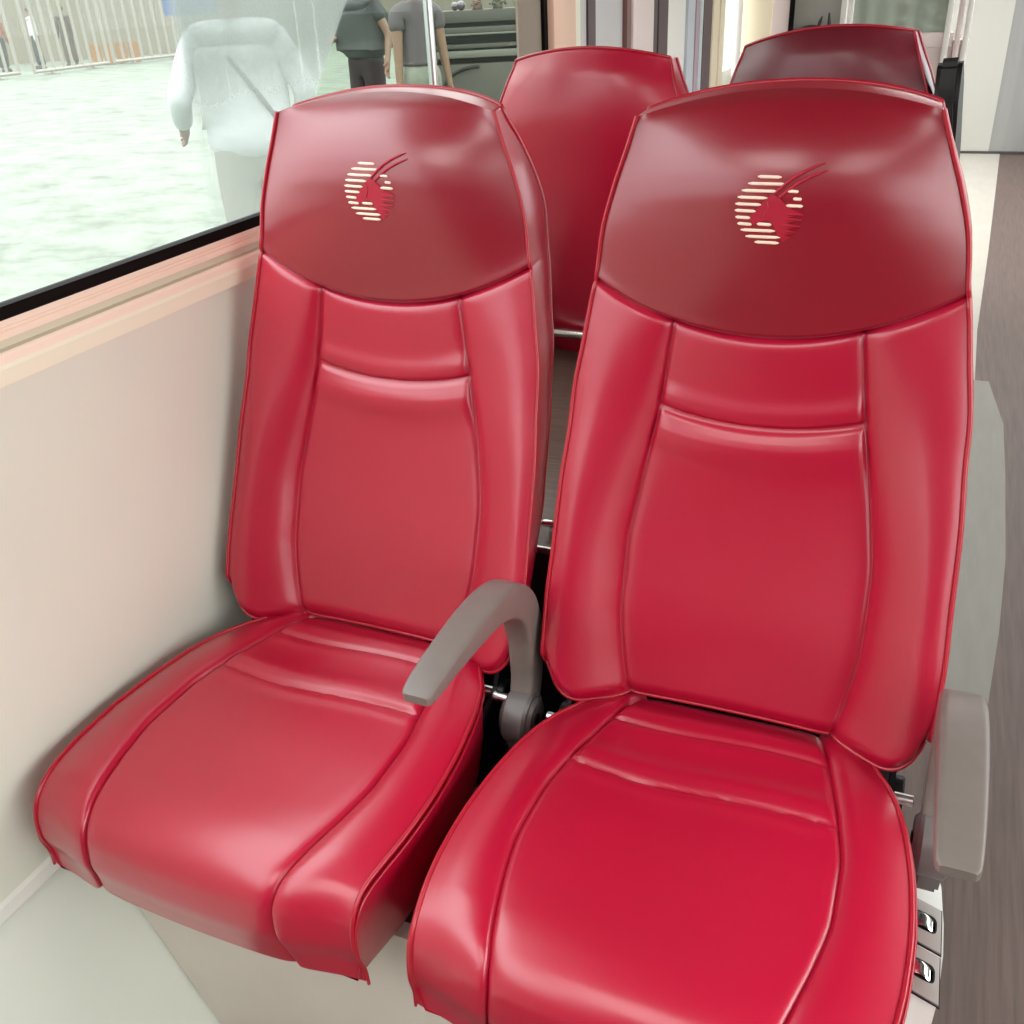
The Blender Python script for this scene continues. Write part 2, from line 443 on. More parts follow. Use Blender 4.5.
def grid_mesh(name, G, mats, parent, flip=False):
    nR, nC = len(G), len(G[0])
    vs = [p for r in G for p in r]
    fs = []
    for i in range(nR - 1):
        for j in range(nC - 1):
            q = (i*nC + j, i*nC + j + 1, (i+1)*nC + j + 1, (i+1)*nC + j)
            fs.append(tuple(reversed(q)) if flip else q)
    me = bpy.data.meshes.new(name); me.from_pydata(vs, [], fs); me.update()
    bm = bmesh.new(); bm.from_mesh(me); bmesh.ops.remove_doubles(bm, verts=bm.verts, dist=1e-6); bm.to_mesh(me); bm.free()
    return link(name, me, mats, parent)

thick = pchip([.09, .15, .30, .50, .62, .70, .742, .77], [.030, .042, .050, .062, .074, .055, .032, .03])
rC = pchip([.10, .17, .30, .45, .55, .65, .72, .755, .766], [.19, .225, .290, .346, .366, .376, .370, .350, .338])
def back_shell(parent, low, head):
    """side gusset and rear of the backrest, closed against the front sheets"""
    F = low[:-1] + head
    nR, nC = len(F), len(F[0])
    def loop(G):
        L_ = [G[0][j] for j in range(nC)] + [G[i][nC-1] for i in range(1, nR)] + [G[nR-1][j] for j in range(nC-2, -1, -1)] + [G[i][0] for i in range(nR-2, 0, -1)]
        return L_
    R_ = []
    zlo, zhi = .070, .762
    for i in range(nR):
        row = []
        for j in range(nC):
            u, y, z = F[i][j]
            f = (z - zlo) / (zhi - zlo)
            z2 = z + (1 - f)**3 * .135 + .003
            ue = edgeU(z)
            s = min(abs(u) / ue, 1)
            re = yE(z2) + thick(z2)
            yy = re + (rC(z2) - re) * (1 - s**2.6)
            row.append((u * (1 - .02*s), yy, z2))
        R_.append(row)
    LF = loop(F); LR = loop(R_); n = len(LF)
    mids = []
    for w, out in ((.12, .0018), (.4, .0045), (.75, .004)):
        ring = []
        for a, b in zip(LF, LR):
            p = Vector(a).lerp(Vector(b), w)
            d = Vector((p.x, 0, (p.z - .42)*.55)); d = d.normalized() if d.length else d
            out2 = out*(1 - smooth((p.z - .66)/.07)*.85)
            ring.append(tuple(p + d*out2))
        mids.append(ring)
    vs = list(LF); fs = []
    base = 0
    for ring in mids + [LR]:
        nb = len(vs); vs += ring
        for k in range(n): fs.append((base + k, base + (k+1) % n, nb + (k+1) % n, nb + k))
        base = nb
    nb = len(vs); vs += [p for r in R_ for p in r]
    for i in range(nR - 1):
        for j in range(nC - 1): fs.append((nb + i*nC + j, nb + (i+1)*nC + j, nb + (i+1)*nC + j + 1, nb + i*nC + j + 1))
    me = bpy.data.meshes.new('back_shell'); me.from_pydata(vs, [], fs); me.update()
    bm = bmesh.new(); bm.from_mesh(me); bmesh.ops.remove_doubles(bm, verts=bm.verts, dist=1e-5)
    bmesh.ops.recalc_face_normals(bm, faces=bm.faces); bm.to_mesh(me); bm.free()
    sh = link('back_shell', me, M['red'], parent)
    # piping: up one front side, over nothing (top is rolled), and the rear seam
    def side(G, j): return [G[i][j] for i in range(nR)]
    for j, sgn in ((0, -1), (nC-1, 1)):
        bmp = bmesh.new()
        pts = [Vector(p) + Vector((sgn*.0012, -.0006, 0)) for p in side(F, j)]
        keep = [pts[0]]
        for p in pts[1:]:
            if (p - keep[-1]).length > .004: keep.append(p)
        add_tube(bmp, keep, .0026, 8)
        sharp(from_bm('piping', bmp, M['pipe'], parent, True), 60)
    bmp = bmesh.new()
    bot = [Vector(F[0][j]) for j in range(nC)]
    keep = [bot[0]]
    for p in bot[1:]:
        if (p - keep[-1]).length > .004: keep.append(p)
    add_tube(bmp, keep, .0024, 8)
    sharp(from_bm('piping', bmp, M['pipe'], parent, True), 60)
    bmp = bmesh.new()
    pts = [Vector(p) for p in (side(R_, 0) + R_[-1][1:] + list(reversed(side(R_, nC-1)))[1:])]
    keep = [pts[0]]
    for p in pts[1:]:
        if (p - keep[-1]).length > .004: keep.append(p)
    add_tube(bmp, keep, .0026, 8)
    sharp(from_bm('rear_piping', bmp, M['pipe'], parent, True), 60)
    return sh

# cushion: rows along a path from the back, over the top, down the front
#         y      z     edgeU  seamU  edge_dy edge_dz
CP = [(.150, .050, .135, .108, .000, -.003), (.125, .066, .158, .116, 0, -.003), (.085, .076, .178, .126, 0, -.003), (.050, .080, .196, .134, 0, -.003),
      (.010, .084, .209, .143, 0, -.003), (-.040, .087, .219, .153, 0, -.003), (-.090, .088, .2255, .160, 0, -.003), (-.150, .089, .2285, .1605, 0, -.003),
      (-.205, .089, .2265, .153, .001, -.003), (-.250, .088, .2215, .143, .003, -.003), (-.285, .083, .2165, .1345, .009, -.003), (-.307, .071, .2145, .1285, .014, -.002),
      (-.319, .050, .2140, .1265, .015, -.001), (-.322, .022, .2145, .1280, .015, 0), (-.317, -.005, .2155, .132, .015, 0), (-.310, -.036, .2165, .138, .009, 0)]
def cushion(parent):
    t0 = np.linspace(0, 1, len(CP)); fs_ = [pchip(t0, [c[k] for c in CP]) for k in range(6)]
    nR = 340; G = []
    for i in range(nR + 1):
        t = i / nR
        y, z, ue, us, edy, edz = [f(t) for f in fs_]
        e = 1e-3
        ty, tz = fs_[0](min(t+e, 1)) - fs_[0](max(t-e, 0)), fs_[1](min(t+e, 1)) - fs_[1](max(t-e, 0))
        L_ = math.hypot(ty, tz); ny, nz = -tz/L_*-1, ty/L_*-1       # outward normal (up on top, forward at the nose)
        ny, nz = (tz/L_, -ty/L_)
        if nz < 0 and t < .6: ny, nz = -ny, -nz
        row = []
        for c in COLS:
            u = colU(c, us, ue); a = abs(u); d = abs(a - us); h = 0.0
            if a <= us:
                h += .0015*(1 - math.exp(-(d/.010)**2)) - .006*(1 - (u/us)**2)*smooth((t - .15)/.2)*(1 - smooth((t - .45)/.2)) + .004*(1 - (u/us)**2)*smooth((t - .5)/.2)
                # two tucks near the back
                for yk, dep in ((.066, .0042), (-.031, .0045)):
                    dd = y - yk - .004*math.sin(u*24)
                    fade = smooth((us - a)/.010)
                    h += fade*(-dep*math.exp(-(dd/.0034)**2) + .0042*math.exp(-((dd - .022)/.018)**2) + .0015*math.exp(-((dd + .014)/.010)**2))
                b = 0
            else:
                b = (a - us)/(ue - us)
                h += .0015*(1 - math.exp(-(d/.008)**2))*(1 - b) + .0055*math.sin(PI*b**.8)*(1 - smooth((t - .60)/.2)) + .0035*(1 - b)*smooth((t - .6)/.2)
            h -= .0034*math.exp(-(d/.0022)**2)
            k = smooth((a - us*.6)/(ue - us*.6))
            row.append((u, y + edy*k**1.5 + ny*h, z + edz*b + nz*h))
        G.append(row)
    nC = len(COLS)
    # gusset under the edge: left side (front to back), and bottom
    vs = [p for r in G for p in r]; fc = []
    for i in range(nR):
        for j in range(nC - 1): fc.append((i*nC + j, (i+1)*nC + j, (i+1)*nC + j + 1, i*nC + j + 1))
    for j, sg in ((0, -1), (nC-1, 1)):
        prev = [i*nC + j for i in range(nR + 1)]
        for w, outx in ((.25, .001), (.6, .001), (1.0, -.006)):
            cur = []
            for i in range(nR + 1):
                p = G[i][j]
                zb = -.038 + .0*i
                z = p[2] + (min(zb, p[2]) - p[2])*w
                y = p[1] + (.004*w if i > nR*.7 else 0)
                cur.append(len(vs)); vs.append((p[0] + sg*outx, y, z))
            for i in range(nR):
                q = (prev[i], prev[i+1], cur[i+1], cur[i]); fc.append(q if sg < 0 else tuple(reversed(q)))
            prev = cur
        if j == 0: lowL = prev
        else: lowR = prev
    for i in range(nR): fc.append((lowL[i], lowL[i+1], lowR[i+1], lowR[i]))
    fc.append(tuple([0*nC + j for j in range(nC)] + [lowR[0], lowL[0]]))
    me = bpy.data.meshes.new('cushion'); me.from_pydata(vs, [], fc); me.update()
    bm = bmesh.new(); bm.from_mesh(me); bmesh.ops.remove_doubles(bm, verts=bm.verts, dist=1e-6)
    bmesh.ops.recalc_face_normals(bm, faces=bm.faces); bm.to_mesh(me); bm.free()
    o = link('cushion', me, M['red'], parent); sharp(o, 55)
    for j, sg in ((0, -1), (nC-1, 1)):
        bmp = bmesh.new()
        pts = [Vector(G[i][j]) + Vector((sg*.001, 0, .0004)) for i in range(0, nR + 1)]
        keep = [pts[0]]
        for p in pts[1:]:
            if (p - keep[-1]).length > .005: keep.append(p)
        add_tube(bmp, keep, .0026, 8)
        sharp(from_bm('cushion_piping', bmp, M['pipe'], parent, True), 60)
        # second welt line just under the first
        bmp = bmesh.new(); add_tube(bmp, [p + Vector((sg*.0035, .0, -.007)) for p in keep], .0018, 8)
        sharp(from_bm('cushion_welt', bmp, M['pipe'], parent, True), 60)
    return o

# embroidered emblem on the headrest (antelope head over a striped disc)
def emblem(parent, dx=0.0008):
    rad, zc = .0345, .6575
    def P(x, y, lift=.0008):
        u = (x - 410)/292*rad + dx; z = zc + (480 - y)/292*rad*1.0
        return (u, headY(u, z) - lift, z)
    bm = bmesh.new()
    W = [(213, 300, 500), (268, 220, 545), (325, 170, 480), (380, 138, 395), (437, 120, 345), (493, 118, 300), (550, 125, 255), (606, 145, 270), (606, 315, 440),
         (660, 175, 475), (716, 220, 520), (765, 300, 510), (328, 555, 650), (390, 610, 680), (447, 555, 695)]
    for y, x0, x1 in W:
        n = 8; pts = [P(x0 + (x1 - x0)*k/n, y + 6*(k/n)) for k in range(n + 1)]
        add_tube(bm, pts, [.0006] + [.00165]*(n - 1) + [.0006], 8)
    sharp(from_bm('emblem_stripes', bm, M['thread_white'], parent, True), 60)
    bm = bmesh.new()
    poly = [(432, 350), (385, 395), (335, 445), (285, 505), (240, 556), (262, 590), (288, 618), (318, 598), (352, 580), (400, 572), (445, 600), (470, 645), (492, 695), (515, 730), (545, 762),
            (606, 716), (562, 700), (645, 668), (566, 645), (678, 615), (566, 596), (692, 560), (574, 548), (702, 515), (610, 480), (545, 432), (500, 385)]
    from mathutils.geometry import tessellate_polygon
    # fill on a fine grid so the patch hugs the curved leather
    tris = tessellate_polygon([[Vector((x, y, 0)) for x, y in poly]])
    vs2 = [bm.verts.new((x, y, 0)) for x, y in poly]
    for t in tris:
        try: bm.faces.new([vs2[i] for i in t])
        except ValueError: pass
    bmesh.ops.subdivide_edges(bm, edges=bm.edges, cuts=3, use_grid_fill=True)
    for v in bm.verts: v.co = Vector(P(v.co.x, v.co.y, .0012))
    for horn in ([(450, 352), (520, 285), (600, 222), (690, 172), (780, 135), (840, 114)], [(495, 378), (560, 325), (640, 265), (720, 224), (800, 192), (862, 170)]):
        add_tube(bm, [P(x, y, .0008) for x, y in horn], [.0016, .0017, .0017, .0015, .0012, .0007], 8)
    for y0, x0, x1 in ((528, 560, 702), (572, 545, 696), (625, 535, 682), (674, 540, 650), (720, 550, 606)):
        add_tube(bm, [P(x0 + (x1-x0)*k/4, y0 - 12 + 12*math.sin(k/4*1.6)) for k in range(5)], .0009, 6)
    add_tube(bm, [P(390, 420), P(402, 455), P(392, 500), P(372, 545)], .0012, 6)
    sharp(from_bm('emblem_antelope', bm, M['thread_red'], parent, True), 60)

def sweep_arm(parent, x, dy=0, dz=0):
    path = [(-.172, .246), (-.152, .2480), (-.11, .2500), (-.055, .2490), (-.003, .2440), (.042, .230), (.077, .203), (.098, .170), (.108, .125), (.108, .08), (.098, .040)]
    hw = [.0165, .018, .0195, .0205, .021, .0205, .0195, .018, .017, .0165, .016]
    th = [.0065, .0090, .0115, .0150, .0175, .0210, .0225, .0225, .0220, .0210, .0200]
    ty = np.linspace(0, 1, len(path))
    fy, fz, fw, ft = pchip(ty, [p[0] for p in path]), pchip(ty, [p[1] for p in path]), pchip(ty, hw), pchip(ty, th)
    bm = bmesh.new(); rings = []; n = 60
    sec = []
    for k in range(28):                       # rounded-rectangle section
        a = 2*PI*k/28; ca, sa = math.cos(a), math.sin(a); e = .27
        sec.append((math.copysign(abs(ca)**e, ca), math.copysign(abs(sa)**e, sa)))
    for i in range(n + 1):
        t = i/n; y, z = fy(t), fz(t); e = 2e-3
        a, b = max(t-e, 0), min(t+e, 1)
        tv = Vector((0, fy(b) - fy(a), fz(b) - fz(a))).normalized(); nv = Vector((0, -tv.z, tv.y))
        sc_ = 1 if i > 1 else (.82 if i == 0 else .97)
        rings.append([bm.verts.new(Vector((x, y + dy, z + dz)) + Vector((s[0]*fw(t)*sc_, 0, 0)) + nv*s[1]*ft(t)*sc_) for s in sec])
    for A, B in zip(rings, rings[1:]):
        for k in range(28): bm.faces.new((A[k], A[(k+1) % 28], B[(k+1) % 28], B[k]))
    bm.faces.new(list(reversed(rings[0]))); bm.faces.new(rings[-1])
    arm = sharp(from_bm('armrest', bm, M['arm'], parent, True), 40)
    # hinge: a drum and a bracket running down to the seat frame
    bm = bmesh.new()
    add_cyl(bm, (x + .001, .080 + dy, .020 + dz), (1, 0, 0), .037, .034, 40, .004)
    add_cyl(bm, (x + .001, .080 + dy, .020 + dz), (1, 0, 0), .029, .044, 40, .004)
    o = sharp(from_bm('armrest_hinge', bm, M['armlow'], arm, True))
    bm = bmesh.new()
    poly = [(.112, .02), (.106, -.036), (.062, -.038), (.048, .02)]
    add_prism(bm, [(p[0] + dy, p[1] + dz) for p in poly], 0, x - .013, x + .013)
    bmesh.ops.bevel(bm, geom=list(bm.edges), offset=.004, segments=2, affect='EDGES')
    sharp(from_bm('armrest_bracket', bm, M['armlow'], arm))
    cyl('armrest_screw', (x + .001, .080 + dy, .020 + dz), (1, 0, 0), .008, .048, M['blackmetal'], arm, .001, 20)
    return arm

def make_seat():
    root = empty('bus_seat')
    low, head = back_grid()
    grid_mesh('backrest', low, M['red'], root)
    hd = grid_mesh('headrest', head, M['head'], root); hd['label'] = 'darker glossy wine-red headrest cover'
    back_shell(root, low, head)
    emblem(root)
    cushion(root)
    # recline mechanism: black side plates, spindle and bolts under the backrest
    for s in (-1, 1):
        bm = bmesh.new()
        add_prism(bm, [(.02, -.045), (.15, -.045), (.21, .10), (.18, .20), (.13, .13), (.09, .05), (.02, .02)], 0, s*.198 - .003, s*.198 + .003)
        add_cyl(bm, (s*.206, .10, .03), (1, 0, 0), .022, .012, 24, .002)
        sharp(from_bm('recline_bracket', bm, M['blackmetal'], root))
        cyl('recline_bolt', (s*.212, .078, .045), (1, 0, 0), .0065, .022, M['steel'], root, .001, 16)
    tube('recline_spindle', [(-.205, .10, .03), (.205, .10, .03)], .008, M['steel'], root)
    box('seat_pan', (-.185, -.27, -.056), (.185, .13, -.039), M['blackmetal'], root, .004)
    return root

seat = make_seat()
tag(seat, 'red leather seat with dark headrest and stitched emblem beside the wall under the window', 'seat', 'red seats facing the camera')
rear_proto_children = list(seat.children)
right = copy_tree(seat)
# the aisle seat is set a touch lower and its back leans a little more
Tm = Matrix.Translation((.50, -.00265, -.00717)) @ Matrix.Rotation(-.02349, 4, 'Y') @ Matrix.Rotation(-.01083, 4, 'Z')
right.matrix_world = Tm
BACKP = ('backrest', 'headrest', 'back_shell', 'piping', 'rear_piping', 'emblem')
for ch in right.children:
    n = ch.name.split('.')[0]
    if n.startswith(('backrest', 'headrest', 'back_shell', 'piping', 'rear_piping', 'emblem')): ch.rotation_euler.x = .03362
    elif n.startswith('cushion'): ch.rotation_euler.x = -.02777
right['label'] = 'red leather seat with dark headrest and stitched emblem on the aisle side'
sweep_arm(seat, .238)
sweep_arm(right, .247, -.038, .006)

# seats in the next row, facing away: their upholstered rear shows
def rear_seat(x, y, z, rz, label, roll=0):
    o = empty('bus_seat', (x, y, z), PI + rz)
    for ch in rear_proto_children:
        n = ch.name.split('.')[0]
        if n.startswith('emblem'): continue
        copy_tree(ch, o)
    tag(o, label, 'seat', 'red seats facing away behind the front pair')
    o.rotation_euler.y = roll
    return o
rs1 = rear_seat(.02, 1.335, .0, 0, 'red leather seat turned away, seen between the two front headrests')
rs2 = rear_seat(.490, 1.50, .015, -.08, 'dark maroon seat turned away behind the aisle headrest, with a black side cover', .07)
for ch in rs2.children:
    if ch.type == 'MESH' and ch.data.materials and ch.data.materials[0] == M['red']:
        ch.data = ch.data.copy(); ch.data.materials[0] = M['maroon']  # shade on this seat is put into its leather colour
tube('grab_bar', [(-.19, .225, .196), (-.185, .250, .196), (.185, .250, .196), (.19, .225, .196)], .010, M['chrome'], rs1)
tube('grab_bar', [(-.19, .225, .196), (-.185, .250, .196), (.185, .250, .196), (.19, .225, .196)], .010, M['chrome'], rs2)
# black curved side cover on the aisle side of the second one (its own -x side)
bm = bmesh.new()
add_prism(bm, [(.37, .69), (.34, .70), (.30, .66), (.24, .55), (.20, .40), (.16, .22), (.21, .20), (.30, .40), (.36, .55), (.385, .63)], 0, -.236, -.196)
bmesh.ops.bevel(bm, geom=list(bm.edges), offset=.008, segments=2, affect='EDGES')
sharp(from_bm('side_cover', bm, M['black'], rs2))

# ------------------------------------------------------------------ seat pedestals
ped = tag(empty('seat_pedestal', (.25, 0, FZ)), 'beige and grey seat pedestal under the two front seats, latch console on the aisle side', 'seat base')
def inped(o, p=None):
    o.parent = p or ped; o.location = Vector((-.25, 0, -FZ)) if p is None else (0, 0, 0); return o
inped(prism('front_panel', [(-.115, FZ), (-.2545, -.085), (-.2545, -.062), (.70, -.062), (.70, FZ)], 1, -.225, -.205, M['panel']))
inped(box('frame_beam', (-.20, -.14, -.105), (.70, -.09, -.058), M['blackmetal'], None, .004))
inped(box('rear_beam', (-.20, .20, -.12), (.70, .24, .02), M['black'], None, .004))
for x in (-.19, .27, .69): inped(box('cross_bar', (x - .02, -.20, -.11), (x + .02, .24, -.058), M['blackmetal'], None, .003))
inped(box('rear_leg', (.20, .10, FZ), (.24, .22, -.06), M['blackmetal'], None, .004))
outer = [(.700, .10), (.755, .10), (.768, .055), (.7715, 0), (.772, -.04), (.7685, -.097), (.762, -.135), (.748, -.19), (.735, -.225), (.700, -.225)]
con = inped(prism('side_console', outer, 2, FZ, -.055, M['console'], None, .003))
for y0, y1 in ((.026, -.033), (-.037, -.096)):
    inped(prism('latch_gap', [(.7335, y0 + .0025), (.7695, y0 - .0095), (.7702, y1 - .0105), (.7342, y1 + .001)], 2, -.0557, -.0535, M['black']), None)
    lp = inped(prism('latch_plate', [(.7348, y0 + .001), (.7684, y0 - .0105), (.7690, y1 - .0090), (.7354, y1 + .0025)], 2, -.0555, -.0515, M['latchplate'], None, .0008))
    yc_ = (y0 + y1)/2 - .004
    bm = bmesh.new(); add_cyl(bm, (0, 0, 0), (0, 0, 1), 1, 1, 28)
    for v in bm.verts:
        a = v.co.copy(); e = .55
        r = math.hypot(a.x, a.y) or 1
        cx, sx_ = a.x/r, a.y/r
        v.co = Vector((.752 + math.copysign(abs(cx)**e, cx)*.0125*min(r, 1), yc_ + .0015 - (math.copysign(abs(cx)**e, cx)*.0035) + math.copysign(abs(sx_)**e, sx_)*.0115*min(r, 1), -.0515 + a.z*.0016))
    lw = sharp(from_bm('latch_recess', bm, M['black'], lp))
    bm = bmesh.new(); G = []
    for i in range(17):
        t = i/16
        G.append([bm.verts.new((.7415 + .021*t, yc_ + .003 - .006*t + (k/8 - .5)*.017, -.0507 + .0045*math.sin(PI*min(t*1.15, 1))**.8 - (.001 if k in (0, 8) else 0))) for k in range(9)])
    for A, B in zip(G, G[1:]):
        for k in range(8): bm.faces.new((A[k], B[k], B[k+1], A[k+1]))
    sharp(from_bm('latch_handle', bm, M['chrome'], lp, True), 60)['label'] = 'chrome latch handle'
ped2 = tag(empty('seat_pedestal', (.25, 1.45, FZ)), 'dark steel pedestal under the seats turned away, hidden behind the wooden box', 'seat base')
for nm, lo, hi in (('frame_beam', (-.20, 1.42, -.105), (.66, 1.47, -.058)), ('rear_leg', (.0, 1.40, FZ), (.05, 1.50, -.06)), ('rear_leg', (.44, 1.40, FZ), (.49, 1.50, -.06))):
    o = box(nm, lo, hi, M['blackmetal'], ped2, .004); o.location = (-.25, -1.45, -FZ)

# wooden box between the rows, with a chrome latch on it
wb = tag(empty('wheel_box', (.2, .75, FZ)), 'brown wood-grain covered wheel box on the floor between the front seats and those turned away', 'box')
for nm, lo, hi, m_ in (('side', (-.15, .33, FZ), (.62, 1.165, .118), M['black']), ('top', (-.155, .322, .118), (.625, 1.17, .130), M['wood']), ('edge_strip', (-.155, .318, .121), (.625, .324, .133), M['steel'])):
    o = box(nm, lo, hi, m_, wb, .002); o.location = (-.2, -.75, -FZ)
lt = tag(empty('latch_knob', (.180, .357, .130)), 'small chrome T-shaped latch standing on the brown wood-grain box between the front seats', 'latch')
tube('stem', [(0, 0, 0), (0, 0, .019)], [.005, .0035], M['chrome'], lt)
tube('crossbar', [(-.017, 0, .021), (-.012, 0, .0225), (0, 0, .023), (.012, 0, .0225), (.017, 0, .021)], [.004, .006, .0055, .006, .004], M['chrome'], lt)

# ------------------------------------------------------------------ setting: bus shell
def S(o): o['kind'] = 'structure'; return o
S(box('floor', (-.34, -2.5, FZ - .05), (2.15, 7.65, FZ), M['floor']))
# floor strips
def strip(name, poly, m_, z=.002):
    bm = bmesh.new(); add_prism(bm, poly, 2, FZ - .001, FZ + z); return S(from_bm(name, bm, m_))
strip('trim_1', [(.45, 2.7), (.856, 2.7), (.863, 3.27), (.91, 4.5), (.96, 6.0), (1.012, 7.6), (.45, 7.6)], M['floorlight'], .003)
strip('trim_2', [(.64, .87), (.886, .885), (.91, 1.15), (.929, 1.47), (.938, 1.95), (.940, 2.33), (.90, 2.7), (.64, 2.7)], M['floormid'])
# walls
WX = -.26
S(box('wall_left', (WX - .03, -2.5, -.085), (WX, 7.6, .515), M['wall']))
prof = [(-.262, -.07), (-.258, -.07), (-.246, -.082), (-.246, -.09), (-.262, -.10)]
S(prism('trim_3', [(WX - .002, -.062), (WX + .006, -.066), (WX + .010, -.080), (WX + .006, -.085), (WX - .002, -.085)], 1, -2.5, 7.6, M['whitetrim']))
S(prism('baseboard_left', [(WX - .03, -.083), (WX, -.083), (-.120, FZ), (-.30, FZ)], 1, -2.5, 7.6, M['slope']))
# window sill: a ridged moulding
bm = bmesh.new()
pr = [(-.285, .578), (-.262, .5795), (-.2605, .577), (-.2595, .5735), (-.2610, .5725), (-.2592, .5695), (-.2608, .5685), (-.2582, .5655), (-.2575, .5615), (-.2655, .5605), (-.2655, .5505), (-.2570, .5495), (-.2535, .546), (-.2515, .5385), (-.2505, .534), (-.2500, .517), (-.262, .5135), (-.285, .5135)]
mi = [1, 1, 1, 1, 1, 1, 1, 1, 2, 2, 2, 1, 1, 0, 0, 0, 0, 0]
A = [bm.verts.new((x, -2.5, z)) for x, z in pr]; B = [bm.verts.new((x, 1.53, z)) for x, z in pr]
for i in range(len(pr)):
    bm.faces.new((A[i], A[(i+1) % len(pr)], B[(i+1) % len(pr)], B[i])).material_index = mi[i]
bm.faces.new(A); bm.faces.new(list(reversed(B)))
S(from_bm('trim_4', bm, [M['cream'], M['pinkcream'], M['tan']]))
# window 1
w1 = S(box('window_1', (-.2770, -2.4, .585), (-.2740, 1.515, 1.46), M['glass_fog']))
bm = bmesh.new()
add_box(bm, (-.279, -2.5, .575), (-.262, 1.53, .5935)); add_box(bm, (-.279, 1.512, .58), (-.262, 1.54, 1.48)); add_box(bm, (-.279, -2.5, 1.45), (-.262, 1.53, 1.48))
from_bm('gasket', bm, M['gasket'], w1)
tube('glazing_bar', [(-.262, .934, .59), (-.262, .934, 1.455)], .0085, M['steel'], w1)
box('glazing_bar', (-.276, 1.375, .59), (-.270, 1.512, 1.455), mat('dusty_brown_frame', srgb(150, 136, 122), .6), w1)
S(box('wall_left_upper', (WX - .03, -2.5, 1.47), (WX, 7.6, 1.8), M['wall']))
# beyond the first window: pillar, second window, folding door
ZT = 1.75
S(box('trim_5', (WX - .04, 1.535, .50), (-.245, 1.69, ZT), M['pillar_pink'], None, .008))
S(box('trim_6', (WX - .04, 1.69, .50), (-.250, 1.73, ZT), M['cream']))
w2 = S(box('window_2', (WX - .03, 1.73, .50), (-.262, 2.125, ZT), M['glass_milk']))
box('glazing_bar', (-.263, 1.81, .50), (-.256, 1.868, ZT), M['purplegrey'], w2)
S(box('trim_7', (WX - .04, 2.125, .50), (-.248, 2.165, ZT), M['brownline']))
S(box('trim_8', (WX - .04, 2.165, .50), (-.240, 2.385, ZT), M['pinkwhite'], None, .01))
d1 = S(box('door_1', (WX - .03, 2.385, FZ), (-.262, 3.50, ZT), M['brightwhite']))
for y0, y1, m_ in ((2.39, 2.46, 'purplegrey'), (2.48, 2.59, 'purplegrey'), (2.86, 2.96, 'bluegrey'), (2.98, 3.03, 'mauve'), (3.04, 3.09, 'bluegrey'), (3.10, 3.235, 'purplegrey'), (3.26, 3.36, 'creamwall'), (3.39, 3.47, 'creamwall')):
    box('door_rubber' if m_ == 'purplegrey' else 'door_strip', (-.263, y0, FZ + .02), (-.252, y1, ZT), M[m_], d1)
hp = tag(tube('handrail_pole', [(-.225, 3.60, FZ), (-.225, 3.60, ZT)], .017, M['brightwhite']), 'white upright handrail pole beside the folding door', 'pole')
# front partition with its window
wf = S(box('wall_front', (WX - .03, 3.70, FZ), (-.020, 3.74, ZT), M['creamwall']))
S(box('trim_9', (WX, 3.690, FZ), (-.020, 3.702, .572), M['pinkwhite']))
S(box('trim_10', (WX, 3.686, .570), (-.10, 3.70, .576), M['tan']))
S(box('wall_partition', (-.020, 3.70, FZ), (.66, 3.74, .60), M['pinkwhite']))
w3 = S(box('window_3', (-.02, 3.715, .60), (.185, 3.722, ZT), M['glass_grey']))
bm = bmesh.new(); add_box(bm, (-.105, 3.685, .575), (-.032, 3.70, ZT), .004); add_box(bm, (-.105, 3.685, .575), (.60, 3.70, .628), .004)
sharp(from_bm('window_frame', bm, M['pinkwhite'], w3))
bm = bmesh.new(); add_box(bm, (-.034, 3.680, .622), (-.016, 3.70, ZT)); add_box(bm, (-.034, 3.680, .622), (.165, 3.70, .634))
from_bm('gasket', bm, M['gasket'], w3)
# a dark rounded thing with a spike low in that window (mirror back) : belongs to the window
mir = empty('rear_mirror', (.06, 3.66, .634)); tag(mir, 'black rounded mirror housing at the foot of the front partition window', 'mirror')
bm = bmesh.new(); bmesh.ops.create_uvsphere(bm, u_segments=24, v_segments=14, radius=1)
for v in bm.verts: v.co = Vector((v.co.x*.055, v.co.y*.018, max(v.co.z, -.3)*.028 + .0084))
sharp(from_bm('housing', bm, M['black'], mir, True))
tube('stalk', [(.028, 0, .03), (.034, 0, .05), (.040, 0, .066)], [.007, .006, .002], M['black'], mir)
tube('stalk', [(.066, 0, .0), (.070, 0, .035), (.066, 0, .078)], [.007, .008, .003], M['black'], mir)
for x in (.178, .203): S(box('trim_11' if x < .2 else 'trim_12', (x - .010, 3.675, .60), (x + .010, 3.70, ZT), M['brightwhite'], None, .006))
# curtain behind the partition rail
bm = bmesh.new(); G = []
for i in range(60):
    z = .58 + i*.02
    G.append([bm.verts.new((.215 + k*.0035, 3.70 + .010*math.sin(z*95 + 2.2*math.sin(k*.045 + z*4)) * smooth((k - 25)/40) + .004*math.sin(k*.3), z)) for k in range(101)])
for A, B in zip(G, G[1:]):
    for k in range(100): bm.faces.new((A[k], A[k+1], B[k+1], B[k]))
tag(from_bm('curtain', bm, M['curtain'], None, True), 'pale green creased curtain hanging between the white posts of the front partition', 'curtain')
for i, x in enumerate((.575, .615, .645)):
    S(box('trim_%d' % (13 + i), (x - .011, 3.675 + .004*i, FZ), (x + .011, 3.70, ZT), M['brightwhite'] if i != 1 else M['pinkwhite'], None, .006))
